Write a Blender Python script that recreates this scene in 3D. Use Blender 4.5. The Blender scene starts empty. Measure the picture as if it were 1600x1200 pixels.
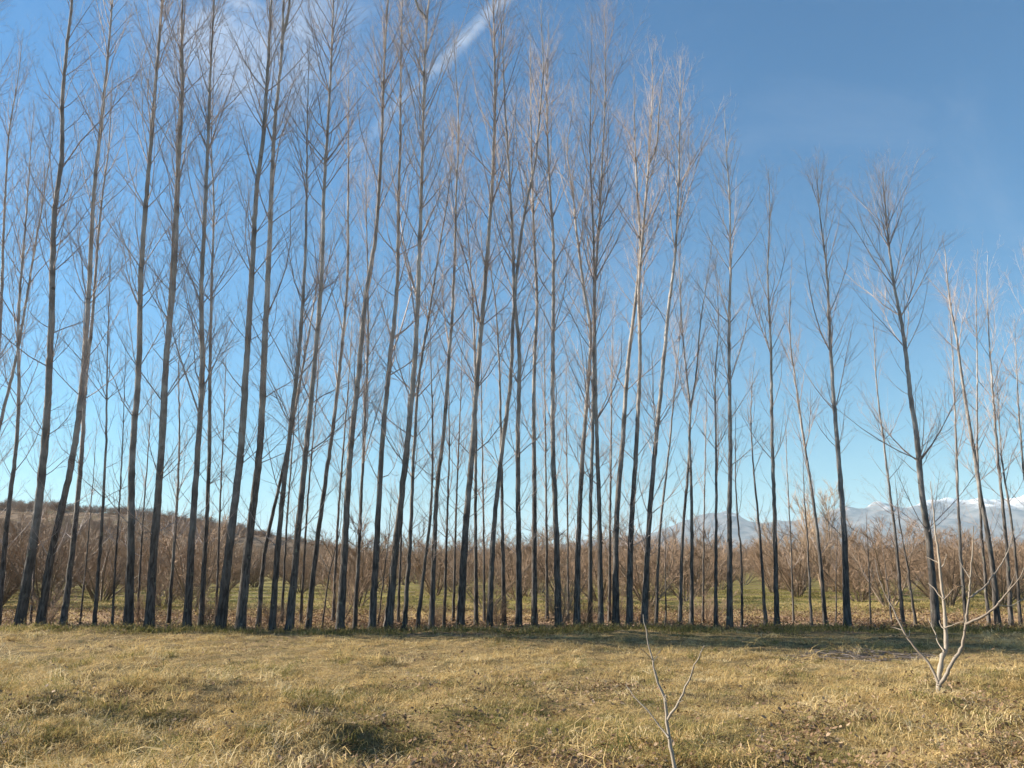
import bpy, math
import numpy as np
from mathutils import Vector

# ------------------------------------------------------------------ camera, world, sun, exposure
scene = bpy.context.scene
F_PX, CX, CY, HORIZON = 1256.0, 800.0, 600.0, 880.0
CAM_H = 1.6
PITCH = math.atan((HORIZON - CY) / F_PX)
cam_d = bpy.data.cameras.new('camera')
cam_d.sensor_width = 36.0
cam_d.lens = 36.0 * F_PX / 1600.0
cam_d.clip_start = 0.05
cam_d.clip_end = 120000.0
cam = bpy.data.objects.new('camera', cam_d)
scene.collection.objects.link(cam)
cam.location = (0, 0, CAM_H)
cam.rotation_euler = (math.pi / 2 + PITCH, 0, 0)
scene.camera = cam

SUN_ELEV = math.radians(26)
SUN_BACK = math.radians(14)          # sun stands left of the view, a little beyond the tree row
sun_dir = Vector((-math.cos(SUN_BACK) * math.cos(SUN_ELEV), math.sin(SUN_BACK) * math.cos(SUN_ELEV), math.sin(SUN_ELEV)))
sun_d = bpy.data.lights.new('sun', 'SUN')
sun_d.energy = 5.0
sun_d.angle = math.radians(0.53)
sun_d.color = (1.0, 0.89, 0.74)
sun = bpy.data.objects.new('sun', sun_d)
scene.collection.objects.link(sun)
sun.rotation_euler = sun_dir.to_track_quat('Z', 'Y').to_euler()

scene.view_settings.view_transform = 'Standard'
scene.view_settings.look = 'None'
scene.view_settings.gamma = 1.0
scene.view_settings.exposure = 1.42
scene.view_settings.use_curve_mapping = False
SKY_STRENGTH = 0.058
scene.cycles.use_adaptive_sampling = True
scene.cycles.adaptive_threshold = 0.02
scene.cycles.max_bounces = 6
scene.cycles.diffuse_bounces = 2
scene.cycles.glossy_bounces = 1
scene.cycles.transmission_bounces = 2
scene.cycles.volume_bounces = 1
scene.cycles.transparent_max_bounces = 4


def pix_dir(px, py):
    """unit world direction through a pixel of the 1600x1200 photograph"""
    v = Vector(((px - CX) / F_PX, 1.0, -(py - CY) / F_PX))      # camera right, forward, up
    c, s = math.cos(PITCH), math.sin(PITCH)
    return Vector((v.x, c * v.y - s * v.z, s * v.y + c * v.z)).normalized()


def at_depth(px, py, depth):
    d = pix_dir(px, py)
    k = depth / d.y
    return Vector((d.x * k, depth, CAM_H + d.z * k))


def on_ground(px, py):
    d = pix_dir(px, py)
    k = -CAM_H / d.z
    return Vector((d.x * k, d.y * k, 0.0))


class NT:
    """small helper for node trees"""
    def __init__(self, tree):
        self.t = tree

    def n(self, kind, inputs=None, **props):
        nd = self.t.nodes.new(kind)
        for k, v in props.items():
            setattr(nd, k, v)
        for k, v in (inputs or {}).items():
            self.set(nd, k, v)
        return nd

    def set(self, nd, k, v):
        sock = nd.inputs[k]
        if hasattr(v, 'is_output'):
            self.t.links.new(v, sock)
        else:
            sock.default_value = v

    def math(self, op, a, b=0.0, clamp=False):
        nd = self.n('ShaderNodeMath', {0: a, 1: b}, operation=op)
        nd.use_clamp = clamp
        return nd.outputs[0]

    def smooth(self, v, lo, hi, a=0.0, b=1.0):
        nd = self.n('ShaderNodeMapRange', {'Value': v, 'From Min': lo, 'From Max': hi, 'To Min': a, 'To Max': b}, interpolation_type='SMOOTHSTEP')
        return nd.outputs[0]

    def noise(self, vec, scale, detail=4.0, rough=0.6, dist=0.0):
        nd = self.n('ShaderNodeTexNoise', {'Scale': scale, 'Detail': detail, 'Roughness': rough, 'Distortion': dist})
        if vec is not None:
            self.t.links.new(vec, nd.inputs['Vector'])
        return nd.outputs['Fac']

    def mix(self, fac, a, b, blend='MIX'):
        nd = self.n('ShaderNodeMix', data_type='RGBA', blend_type=blend)
        nd.clamp_factor = True
        self.set(nd, 0, fac)
        for idx, v in ((6, a), (7, b)):
            if not hasattr(v, 'is_output') and len(v) == 3:
                v = (*v, 1.0)
            self.set(nd, idx, v)
        return nd.outputs[2]

    def dot(self, a, vec):
        return self.n('ShaderNodeVectorMath', {0: a, 1: vec}, operation='DOT_PRODUCT').outputs['Value']


def build_world():
    w = bpy.data.worlds.new('World')
    scene.world = w
    w.use_nodes = True
    t = w.node_tree
    t.nodes.clear()
    q = NT(t)
    sky = q.n('ShaderNodeTexSky', sky_type='NISHITA')
    sky.sun_disc = False
    sky.sun_elevation = SUN_ELEV
    sky.sun_rotation = math.atan2(sun_dir.x, sun_dir.y)
    sky.altitude = 300
    sky.air_density = 1.35
    sky.dust_density = 0.0
    sky.ozone_density = 8.0
    tc = q.n('ShaderNodeTexCoord').outputs['Generated']
    # old contrail: a ragged band along a great circle
    a, b = pix_dir(800, -15), pix_dir(610, 178)
    nrm = a.cross(b).normalized()
    tang = (b - a).normalized()
    wob = q.noise(tc, 9.0, 4.0, 0.6)
    d = q.math('ADD', q.dot(tc, tuple(nrm)), q.math('MULTIPLY', q.math('SUBTRACT', wob, 0.5), 0.015))
    band = q.smooth(q.math('ABSOLUTE', d), 0.0, 0.0125, 1.0, 0.0)
    run = q.dot(q.n('ShaderNodeVectorMath', {0: tc, 1: tuple(a)}, operation='SUBTRACT').outputs[0], tuple(tang))
    ends = q.math('MULTIPLY', q.smooth(run, 0.12, 0.30, 1.0, 0.0), q.smooth(run, -0.10, 0.05, 0.35, 1.0))
    fray = q.smooth(q.noise(tc, 34.0, 5.0, 0.65), 0.32, 0.66, 0.25, 1.0)
    trail = q.math('MULTIPLY', q.math('MULTIPLY', band, ends), fray)
    # thin cirrus veils, streaked, all over the upper sky
    mp = q.n('ShaderNodeMapping', {'Vector': tc, 'Rotation': (0.3, 0.9, 0.4), 'Scale': (1.6, 3.6, 2.6), 'Location': (0.35, 0.2, 0.0)})
    veil = q.smooth(q.noise(mp.outputs[0], 1.9, 6.0, 0.62, 0.6), 0.50, 0.78)
    cd = tuple(pix_dir(375, 20))
    puff = q.smooth(q.dot(tc, cd), 0.9905, 0.9995)
    puff = q.math('MULTIPLY', puff, q.smooth(q.noise(tc, 16.0, 5.0, 0.6, 0.4), 0.30, 0.70))
    cd2 = tuple(pix_dir(510, 10))
    puff2 = q.math('MULTIPLY', q.smooth(q.dot(tc, cd2), 0.9945, 0.9998), q.smooth(q.noise(tc, 13.0, 5.0, 0.6, 0.4), 0.32, 0.75))
    m = q.math('MAXIMUM', q.math('MULTIPLY', trail, 0.36), q.math('MULTIPLY', veil, 0.05))
    m = q.math('MAXIMUM', m, q.math('MULTIPLY', puff, 0.36))
    m = q.math('MAXIMUM', m, q.math('MULTIPLY', puff2, 0.20))
    air = q.mix(1.0, sky.outputs[0], (0.78, 1.0, 0.96), 'MULTIPLY')
    col = q.mix(m, air, (7.5, 7.8, 8.3))
    bg = q.n('ShaderNodeBackground', {'Color': col, 'Strength': SKY_STRENGTH})
    out = q.n('ShaderNodeOutputWorld')
    t.links.new(bg.outputs[0], out.inputs[0])


build_world()

rng = np.random.default_rng(7)
COL = scene.collection


# ------------------------------------------------------------------ helpers
def hash2(ix, iy, seed):
    n = (ix.astype(np.int64) * 374761393 + iy.astype(np.int64) * 668265263 + seed * 1442695041) & 0x7fffffff
    n = ((n ^ (n >> 13)) * 1274126177) & 0x7fffffff
    n = n ^ (n >> 16)
    return (n & 0xffff) / 65535.0


def vnoise(x, y, seed=0):
    x = np.asarray(x, float); y = np.asarray(y, float)
    ix, iy = np.floor(x), np.floor(y)
    fx, fy = x - ix, y - iy
    fx = fx * fx * (3 - 2 * fx); fy = fy * fy * (3 - 2 * fy)
    a = hash2(ix, iy, seed); b = hash2(ix + 1, iy, seed); c = hash2(ix, iy + 1, seed); d = hash2(ix + 1, iy + 1, seed)
    return (a * (1 - fx) + b * fx) * (1 - fy) + (c * (1 - fx) + d * fx) * fy


def fbm(x, y, octaves=4, seed=0, gain=0.5):
    s, amp, tot = 0, 1.0, 0.0
    for o in range(octaves):
        s = s + amp * vnoise(np.asarray(x) * 2 ** o, np.asarray(y) * 2 ** o, seed + o * 17)
        tot += amp
        amp *= gain
    return s / tot


# hummocks and hollows of the rough turf in the foreground (x, y, radius, height)
MOUNDS = []
for (px, py, r, hh) in [(60, 1110, .75, .11), (150, 1075, .8, .09), (285, 1080, .7, .10), (230, 1125, .7, -.12), (300, 1150, .55, -.10), (120, 1150, .6, .09),
                        (20, 1190, .5, -.10), (380, 1165, .5, .08), (520, 1150, .5, .08), (590, 1172, .42, -.13), (650, 1165, .45, -.12), (480, 1100, .5, .05),
                        (720, 1130, .5, .06), (860, 1110, .5, -.05), (930, 1120, .5, -.05), (1450, 1100, .7, .06), (1540, 1080, .6, -.05), (1230, 1130, .6, .05)]:
    g = on_ground(px, py)
    MOUNDS.append((g.x, g.y, r, hh))


def ground_h(x, y):
    x = np.asarray(x, float); y = np.asarray(y, float)
    dist = np.sqrt(x * x + y * y)
    near = np.clip(1.4 - dist / 60.0, 0, 1)
    h = (fbm(x * 0.35 + 5, y * 0.35 + 9, 3, 3) - 0.5) * 0.14 + (fbm(x * 1.6, y * 1.6, 3, 11) - 0.5) * 0.13 + (fbm(x * 4.5, y * 4.5, 2, 13) - 0.5) * 0.05
    for mx, my, r, hh in MOUNDS:
        h = h + 1.7 * hh * np.exp(-((x - mx) ** 2 + ((y - my) * 0.9) ** 2) / (r * r) * 1.4)
    return h * near


def mesh_obj(name, verts, faces, mat, parent=None, smooth=False):
    """faces: (n,3) or (n,4) array or list of such arrays"""
    me = bpy.data.meshes.new(name)
    if not isinstance(faces, list):
        faces = [faces]
    verts = np.asarray(verts, np.float32)
    me.vertices.add(len(verts))
    me.vertices.foreach_set('co', verts.ravel())
    loops = np.concatenate([f.ravel() for f in faces]).astype(np.int32)
    sizes = np.concatenate([np.full(len(f), f.shape[1], np.int32) for f in faces])
    starts = np.concatenate([[0], np.cumsum(sizes)[:-1]]).astype(np.int32)
    me.loops.add(len(loops))
    me.loops.foreach_set('vertex_index', loops)
    me.polygons.add(len(sizes))
    me.polygons.foreach_set('loop_start', starts)
    me.update(calc_edges=True)
    me.polygons.foreach_set('use_smooth', np.full(len(sizes), smooth, bool))
    me.materials.append(mat)
    o = bpy.data.objects.new(name, me)
    COL.objects.link(o)
    o.parent = parent
    return o


def thing(name, label, cat, loc, group=None):
    o = bpy.data.objects.new(name, None)
    o.empty_display_size = 0.3
    COL.objects.link(o)
    o.location = loc
    o['label'] = label
    o['category'] = cat
    if group:
        o['group'] = group
    return o


def norm(v):
    return v / np.maximum(np.linalg.norm(v, axis=-1, keepdims=True), 1e-9)


def tubes(P, R, sides):
    """P (n,k,3) centre lines, R (n,k) radii -> verts, quads"""
    n, k, _ = P.shape
    T = np.empty_like(P)
    T[:, 1:-1] = P[:, 2:] - P[:, :-2]
    T[:, 0] = P[:, 1] - P[:, 0]
    T[:, -1] = P[:, -1] - P[:, -2]
    T = norm(T)
    main = norm(P[:, -1] - P[:, 0])
    ref = np.where(np.abs(main[:, 2:3]) > 0.9, np.array([[1.0, 0, 0]]), np.array([[0, 0, 1.0]]))
    U = norm(np.cross(np.repeat(ref[:, None], k, 1), T))
    V = np.cross(T, U)
    ang = np.arange(sides) * (2 * math.pi / sides)
    ring = U[:, :, None] * np.cos(ang)[None, None, :, None] + V[:, :, None] * np.sin(ang)[None, None, :, None]
    verts = P[:, :, None] + ring * R[:, :, None, None]
    idx = np.arange(n * k * sides).reshape(n, k, sides)
    a = idx[:, :-1]; b = idx[:, 1:]
    a2 = np.roll(a, -1, axis=2); b2 = np.roll(b, -1, axis=2)
    quads = np.stack([a, a2, b2, b], -1).reshape(-1, 4)
    return verts.reshape(-1, 3), quads


class Bag:
    def __init__(self):
        self.v, self.f, self.n = [], [], 0

    def add(self, v, f):
        self.v.append(v); self.f.append(f + self.n); self.n += len(v)

    def build(self, name, mat, parent=None, smooth=False):
        by = {}
        for f in self.f:
            by.setdefault(f.shape[1], []).append(f)
        return mesh_obj(name, np.concatenate(self.v), [np.concatenate(x) for x in by.values()], mat, parent, smooth)


def cones(A, B, r):
    """3-sided spikes from A to B (n,3)"""
    n = len(A)
    t = norm(B - A)
    ref = np.where(np.abs(t[:, 2:3]) > 0.9, np.array([[1.0, 0, 0]]), np.array([[0, 0, 1.0]]))
    u = norm(np.cross(ref, t)); v = np.cross(t, u)
    vs = np.empty((n, 4, 3))
    for i in range(3):
        a = i * 2 * math.pi / 3
        vs[:, i] = A + (u * math.cos(a) + v * math.sin(a)) * r[:, None]
    vs[:, 3] = B
    i0 = np.arange(n)[:, None] * 4
    f = np.concatenate([i0 + np.array([[0, 1, 3]]), i0 + np.array([[1, 2, 3]]), i0 + np.array([[2, 0, 3]])])
    return vs.reshape(-1, 3), f


def perp(d, r):
    """random unit vectors perpendicular to d (n,3)"""
    v = r.normal(size=d.shape)
    v -= d * np.sum(v * d, -1, keepdims=True)
    return norm(v)


def grow(start, d0, length, bend, k, wig, r, up=np.array([0, 0, 1.0])):
    """curved centre lines (n,k,3) that bend upwards"""
    n = len(start)
    P = np.empty((n, k, 3))
    P[:, 0] = start
    d = d0.copy()
    for i in range(1, k):
        P[:, i] = P[:, i - 1] + d * (length / (k - 1))[:, None]
        d = norm(d + up * bend[:, None] / (k - 1) + r.normal(size=d.shape) * wig)
    return P


def along(P, t):
    """points and tangents at parameter t (n,m) along each line P (n,k,3)"""
    n, k, _ = P.shape
    x = t * (k - 1)
    i = np.minimum(x.astype(int), k - 2)
    f = (x - i)[..., None]
    rows = np.arange(n)[:, None]
    a, b = P[rows, i], P[rows, i + 1]
    return a + (b - a) * f, norm(b - a)


# ------------------------------------------------------------------ materials
def new_mat(name):
    m = bpy.data.materials.new(name)
    m.use_nodes = True
    m.node_tree.nodes.clear()
    return m, NT(m.node_tree)


def finish(q, shader):
    out = q.n('ShaderNodeOutputMaterial')
    q.t.links.new(shader, out.inputs['Surface'])


def bark_material():
    m, q = new_mat('poplar_bark')
    geo = q.n('ShaderNodeNewGeometry').outputs['Position']
    tc = q.n('ShaderNodeTexCoord').outputs['Object']
    z = q.n('ShaderNodeSeparateXYZ', {0: geo}).outputs[2]
    st = q.n('ShaderNodeMapping', {'Vector': geo, 'Scale': (14, 14, 2.2)}).outputs[0]
    ring = q.n('ShaderNodeMapping', {'Vector': geo, 'Scale': (3.5, 3.5, 6)}).outputs[0]
    fur = q.noise(st, 1.6, 5, 0.65)
    rnd = q.n('ShaderNodeObjectInfo').outputs['Random']
    blot = q.noise(geo, 1.7, 4, 0.6)
    rn = q.noise(ring, 1.0, 4, 0.7)
    old = q.smooth(q.math('ADD', q.math('SUBTRACT', z, q.math('MULTIPLY', rnd, 2.6)), q.math('MULTIPLY', blot, 3.5)), 1.6, 8.0, 1.0, 0.0)
    smooth_c = q.mix(q.smooth(blot, 0.35, 0.65), (0.30, 0.275, 0.25), (0.52, 0.485, 0.44))
    smooth_c = q.mix(q.smooth(rn, 0.60, 0.74), smooth_c, (0.15, 0.115, 0.09))
    scar = q.n('ShaderNodeAttribute', attribute_name='scar').outputs['Fac']
    smooth_c = q.mix(q.math('MULTIPLY', q.math('MULTIPLY', scar, 0.75), q.smooth(fur, 0.25, 0.6, 0.5, 1.0)), smooth_c, (0.085, 0.06, 0.048))
    old_c = q.mix(q.smooth(fur, 0.38, 0.62), (0.045, 0.039, 0.035), (0.135, 0.118, 0.104))  # dark furrowed bark, its colour deepened further to stand in for lower-trunk shade
    c = q.mix(old, smooth_c, old_c)
    lich = q.smooth(q.noise(geo, 5.5, 5, 0.7), 0.60, 0.70, 0.0, 0.6)
    c = q.mix(lich, c, (0.27, 0.28, 0.20))
    tone = q.math('ADD', q.math('MULTIPLY', rnd, 0.55), 0.72)
    c = q.mix(1.0, c, q.n('ShaderNodeCombineXYZ', {0: tone, 1: tone, 2: tone}).outputs[0], 'MULTIPLY')
    bump = q.n('ShaderNodeBump', {'Height': fur, 'Strength': 0.9, 'Distance': 0.03})
    b = q.n('ShaderNodeBsdfPrincipled', {'Base Color': c, 'Roughness': 0.85, 'Normal': bump.outputs[0]})
    b.inputs['Specular IOR Level'].default_value = 0.25
    finish(q, b.outputs[0])
    return m


def twig_material(name, c1, c2, rough=0.7):
    m, q = new_mat(name)
    oi = q.n('ShaderNodeObjectInfo').outputs['Random']
    geo = q.n('ShaderNodeNewGeometry').outputs['Position']
    f = q.math('ADD', q.math('MULTIPLY', q.noise(geo, 2.3, 3, 0.6), 0.8), q.math('MULTIPLY', oi, 0.3))
    c = q.mix(q.smooth(f, 0.3, 0.85), c1, c2)
    mark = q.smooth(q.noise(geo, 55.0, 3, 0.7), 0.58, 0.70, 0.0, 0.55)
    c = q.mix(mark, c, tuple(x * 0.45 for x in c1))
    b = q.n('ShaderNodeBsdfPrincipled', {'Base Color': c, 'Roughness': rough})
    b.inputs['Specular IOR Level'].default_value = 0.3
    finish(q, b.outputs[0])
    return m


def blade_material(name, c1, c2, c3, trans=0.35):
    m, q = new_mat(name)
    geo = q.n('ShaderNodeNewGeometry')
    oi = q.n('ShaderNodeObjectInfo').outputs['Random']
    patch = q.noise(geo.outputs['Position'], 0.55, 5, 0.62)
    f = q.math('ADD', q.math('MULTIPLY', patch, 0.7), q.math('MULTIPLY', oi, 0.45))
    c = q.mix(q.smooth(f, 0.34, 0.62), c1, c2)
    c = q.mix(q.smooth(q.math('FRACT', q.math('MULTIPLY', oi, 13.7)), 0.72, 0.9), c, c3)
    d = q.n('ShaderNodeBsdfPrincipled', {'Base Color': c, 'Roughness': 0.6})
    d.inputs['Specular IOR Level'].default_value = 0.08
    tr = q.n('ShaderNodeBsdfTranslucent', {'Color': c})
    mx = q.n('ShaderNodeMixShader', {0: trans, 1: d.outputs[0], 2: tr.outputs[0]})
    finish(q, mx.outputs[0])
    return m


def ground_material():
    m, q = new_mat('meadow_ground')
    geo = q.n('ShaderNodeNewGeometry').outputs['Position']
    sx = q.n('ShaderNodeSeparateXYZ', {0: geo})
    y = sx.outputs[1]
    big = q.noise(geo, 0.35, 5, 0.62)
    mid = q.noise(geo, 2.1, 6, 0.68)
    fine = q.noise(geo, 17.0, 5, 0.7)
    straw = q.mix(q.smooth(fine, 0.3, 0.7), (0.13, 0.092, 0.045), (0.31, 0.225, 0.105))
    olive = q.mix(q.smooth(fine, 0.3, 0.7), (0.055, 0.05, 0.022), (0.13, 0.118, 0.048))
    soil = q.mix(q.smooth(fine, 0.3, 0.7), (0.055, 0.038, 0.026), (0.13, 0.092, 0.062))
    c = q.mix(q.smooth(mid, 0.45, 0.72), straw, olive)
    c = q.mix(q.smooth(big, 0.58, 0.74), c, soil)
    litter = q.mix(q.smooth(q.noise(geo, 9.0, 4, 0.7), 0.40, 0.62), (0.15, 0.09, 0.055), (0.40, 0.28, 0.18))
    wob = q.math('ADD', y, q.math('MULTIPLY', q.math('SUBTRACT', big, 0.5), 9.0))
    c = q.mix(q.smooth(wob, 19.6, 21.2), c, litter)
    grn = q.mix(q.smooth(mid, 0.36, 0.66), (0.14, 0.14, 0.04), (0.36, 0.30, 0.10))
    c = q.mix(q.smooth(wob, 26.0, 29.5), c, grn)
    lane = q.smooth(q.math('SINE', q.math('MULTIPLY', y, 2 * math.pi / 5.2)), 0.1, 0.8)
    c = q.mix(q.math('MULTIPLY', lane, q.smooth(wob, 29, 33)), c, (0.19, 0.15, 0.075))
    bump = q.n('ShaderNodeBump', {'Height': fine, 'Strength': 0.9, 'Distance': 0.04})
    b = q.n('ShaderNodeBsdfPrincipled', {'Base Color': c, 'Roughness': 0.95, 'Normal': bump.outputs[0]})
    b.inputs['Specular IOR Level'].default_value = 0.1
    finish(q, b.outputs[0])
    return m


def hill_material():
    m, q = new_mat('wooded_hill')
    geo = q.n('ShaderNodeNewGeometry').outputs['Position']
    a = q.noise(geo, 0.16, 5, 0.7)
    b_ = q.noise(geo, 0.017, 4, 0.6)
    c = q.mix(q.smooth(a, 0.38, 0.62), (0.13, 0.10, 0.075), (0.28, 0.215, 0.155))
    c = q.mix(q.smooth(b_, 0.55, 0.66), c, (0.20, 0.165, 0.10))
    c = q.mix(q.smooth(b_, 0.42, 0.30), c, (0.07, 0.075, 0.05))
    b = q.n('ShaderNodeBsdfPrincipled', {'Base Color': c, 'Roughness': 1.0})
    b.inputs['Specular IOR Level'].default_value = 0.0
    finish(q, b.outputs[0])
    return m


def mountain_material():
    m, q = new_mat('mountain_rock_and_snow')
    geo = q.n('ShaderNodeNewGeometry')
    pos = geo.outputs['Position']
    z = q.n('ShaderNodeSeparateXYZ', {0: pos}).outputs[2]
    n = q.noise(pos, 0.0016, 7, 0.7)
    rock = q.mix(q.smooth(q.noise(pos, 0.004, 5, 0.6), 0.35, 0.65), (0.085, 0.09, 0.095), (0.17, 0.16, 0.155))
    line = q.math('ADD', z, q.math('MULTIPLY', q.math('SUBTRACT', n, 0.5), 1100.0))
    c = q.mix(q.smooth(line, 1000, 1260), rock, (0.82, 0.83, 0.85))
    b = q.n('ShaderNodeBsdfPrincipled', {'Base Color': c, 'Roughness': 0.9})
    b.inputs['Specular IOR Level'].default_value = 0.1
    finish(q, b.outputs[0])
    return m


BARK = bark_material()
TWIG = twig_material('poplar_twig', (0.28, 0.225, 0.205), (0.55, 0.475, 0.44))
HAZEL = twig_material('hazel_twig', (0.20, 0.138, 0.092), (0.40, 0.282, 0.19))
HAZEL_STEM = twig_material('hazel_stem', (0.12, 0.09, 0.065), (0.24, 0.19, 0.14))
PALE = twig_material('pale_sapling_bark', (0.19, 0.155, 0.122), (0.32, 0.275, 0.22))
PALE_TREE = twig_material('pale_far_twig', (0.30, 0.22, 0.15), (0.45, 0.34, 0.24))
STRAW = blade_material('dry_grass', (0.385, 0.272, 0.11), (0.61, 0.455, 0.21), (0.75, 0.62, 0.37))
GREEN = blade_material('green_grass', (0.115, 0.12, 0.034), (0.26, 0.225, 0.08), (0.44, 0.35, 0.15))
LEAF = blade_material('fallen_leaf', (0.12, 0.072, 0.042), (0.23, 0.15, 0.09), (0.36, 0.26, 0.17), 0.12)
HERB = twig_material('dead_herb_stalk', (0.10, 0.072, 0.04), (0.24, 0.175, 0.095))
STICK = twig_material('grey_stick', (0.10, 0.085, 0.08), (0.26, 0.23, 0.21))


# ------------------------------------------------------------------ the setting: ground, hill, mountains
def axis(fine_lo, fine_hi, step, lo, hi, ratio=1.13):
    a = list(np.arange(fine_lo, fine_hi + step * 0.5, step))
    s, p = step, a[-1]
    while p < hi:
        s *= ratio; p += s; a.append(p)
    s, p, left = step, a[0], []
    while p > lo:
        s *= ratio; p -= s; left.append(p)
    return np.array(left[::-1] + a)


def build_ground():
    xs = axis(-13, 13, 0.085, -45000, 45000)
    ys = axis(4.5, 22, 0.085, -45000, 45000)
    X, Y = np.meshgrid(xs, ys)
    Z = ground_h(X, Y)
    v = np.stack([X, Y, Z], -1).reshape(-1, 3)
    ny, nx = X.shape
    i = np.arange(ny * nx).reshape(ny, nx)
    f = np.stack([i[:-1, :-1], i[:-1, 1:], i[1:, 1:], i[1:, :-1]], -1).reshape(-1, 4)
    o = mesh_obj('ground', v, f, ground_material(), smooth=True)
    o['kind'] = 'structure'


HILL_CREST = [(-900, 800), (-500, 775), (-200, 780), (0, 788), (60, 788), (130, 793), (220, 797), (280, 804), (340, 816), (400, 830), (480, 847), (560, 866), (640, 884)]
HILL_D = 620.0
HILL_X = np.array([at_depth(p[0], 880, HILL_D).x for p in HILL_CREST])
HILL_Z = np.array([at_depth(p[0], p[1], HILL_D).z for p in HILL_CREST])


def hill_h(X, Y):
    prof = np.interp(X, HILL_X, HILL_Z)
    s = np.clip(np.where(Y < HILL_D, (Y - 330) / (HILL_D - 330), (1000 - Y) / (1000 - HILL_D)), 0, 1)
    Z = prof * np.sin(s * math.pi / 2) ** 1.3
    Z = Z * (0.93 + 0.14 * (fbm(X * 0.012, Y * 0.012, 4, 5) - 0.5) * 2)
    Z = Z + (fbm(X * 0.16, Y * 0.16, 3, 8) - 0.5) * 2.5 * np.clip(s * 3, 0, 1)
    return np.where(s <= 0.0, -3, Z)


def build_hill():
    X, Y = np.meshgrid(np.linspace(HILL_X[0], HILL_X[-1], 420), np.linspace(330, 1000, 170))
    v = np.stack([X, Y, hill_h(X, Y)], -1).reshape(-1, 3)
    ny, nx = X.shape
    i = np.arange(ny * nx).reshape(ny, nx)
    f = np.stack([i[:-1, :-1], i[:-1, 1:], i[1:, 1:], i[1:, :-1]], -1).reshape(-1, 4)
    o = mesh_obj('hill', v, f, hill_material(), smooth=True)
    o['kind'] = 'structure'


def build_mountains():
    crest = [(200, 878), (500, 868), (800, 855), (900, 846), (1000, 832), (1060, 818), (1110, 803), (1140, 796), (1180, 806), (1240, 800), (1290, 798), (1325, 786), (1350, 791),
             (1380, 780), (1410, 792), (1450, 788), (1490, 776), (1540, 764), (1575, 771), (1610, 766), (1700, 756), (1900, 740), (2200, 760), (2600, 770)]
    D = 16000.0
    cx = np.array([at_depth(p[0], 880, D).x for p in crest])
    cz = np.array([at_depth(p[0], p[1], D).z for p in crest])
    xs = np.linspace(cx[0], cx[-1], 620)
    ys = np.linspace(10500, 21000, 200)
    X, Y = np.meshgrid(xs, ys)
    prof = np.interp(X, cx, cz)
    s = np.clip(np.where(Y < D, (Y - 10500) / (D - 10500), (21000 - Y) / (21000 - D)), 0, 1)
    rid = 1 - np.abs(2 * fbm(X / 1900, Y / 2600, 5, 21, 0.55) - 1)
    rid2 = 1 - np.abs(2 * fbm(X / 700, Y / 1500, 4, 41, 0.55) - 1)
    Z = prof * (s ** 1.25) * (0.55 + 0.30 * rid + 0.20 * rid2 * s)
    Z = np.where(s <= 0, -60, Z)
    v = np.stack([X, Y, Z], -1).reshape(-1, 3)
    ny, nx = X.shape
    i = np.arange(ny * nx).reshape(ny, nx)
    f = np.stack([i[:-1, :-1], i[:-1, 1:], i[1:, 1:], i[1:, :-1]], -1).reshape(-1, 4)
    o = mesh_obj('mountain_range', v, f, mountain_material(), smooth=True)
    o['kind'] = 'structure'
    return float(Z.max())


build_ground()
build_hill()
MOUNT_TOP = build_mountains()


# ------------------------------------------------------------------ poplars
def resample(pts, n):
    """smooth curve (Catmull-Rom) through pts, n samples even in height"""
    p = np.array(pts, float)
    z = p[:, 2]
    zz = np.linspace(z[0], z[-1], n)
    m = np.gradient(p, z, axis=0)
    out = np.empty((n, 3))
    k = np.clip(np.searchsorted(z, zz, 'right') - 1, 0, len(z) - 2)
    h = z[k + 1] - z[k]
    t = ((zz - z[k]) / h)[:, None]
    h = h[:, None]
    out = (2 * t ** 3 - 3 * t ** 2 + 1) * p[k] + (t ** 3 - 2 * t ** 2 + t) * h * m[k] + (-2 * t ** 3 + 3 * t ** 2) * p[k + 1] + (t ** 3 - t ** 2) * h * m[k + 1]
    return out


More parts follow.
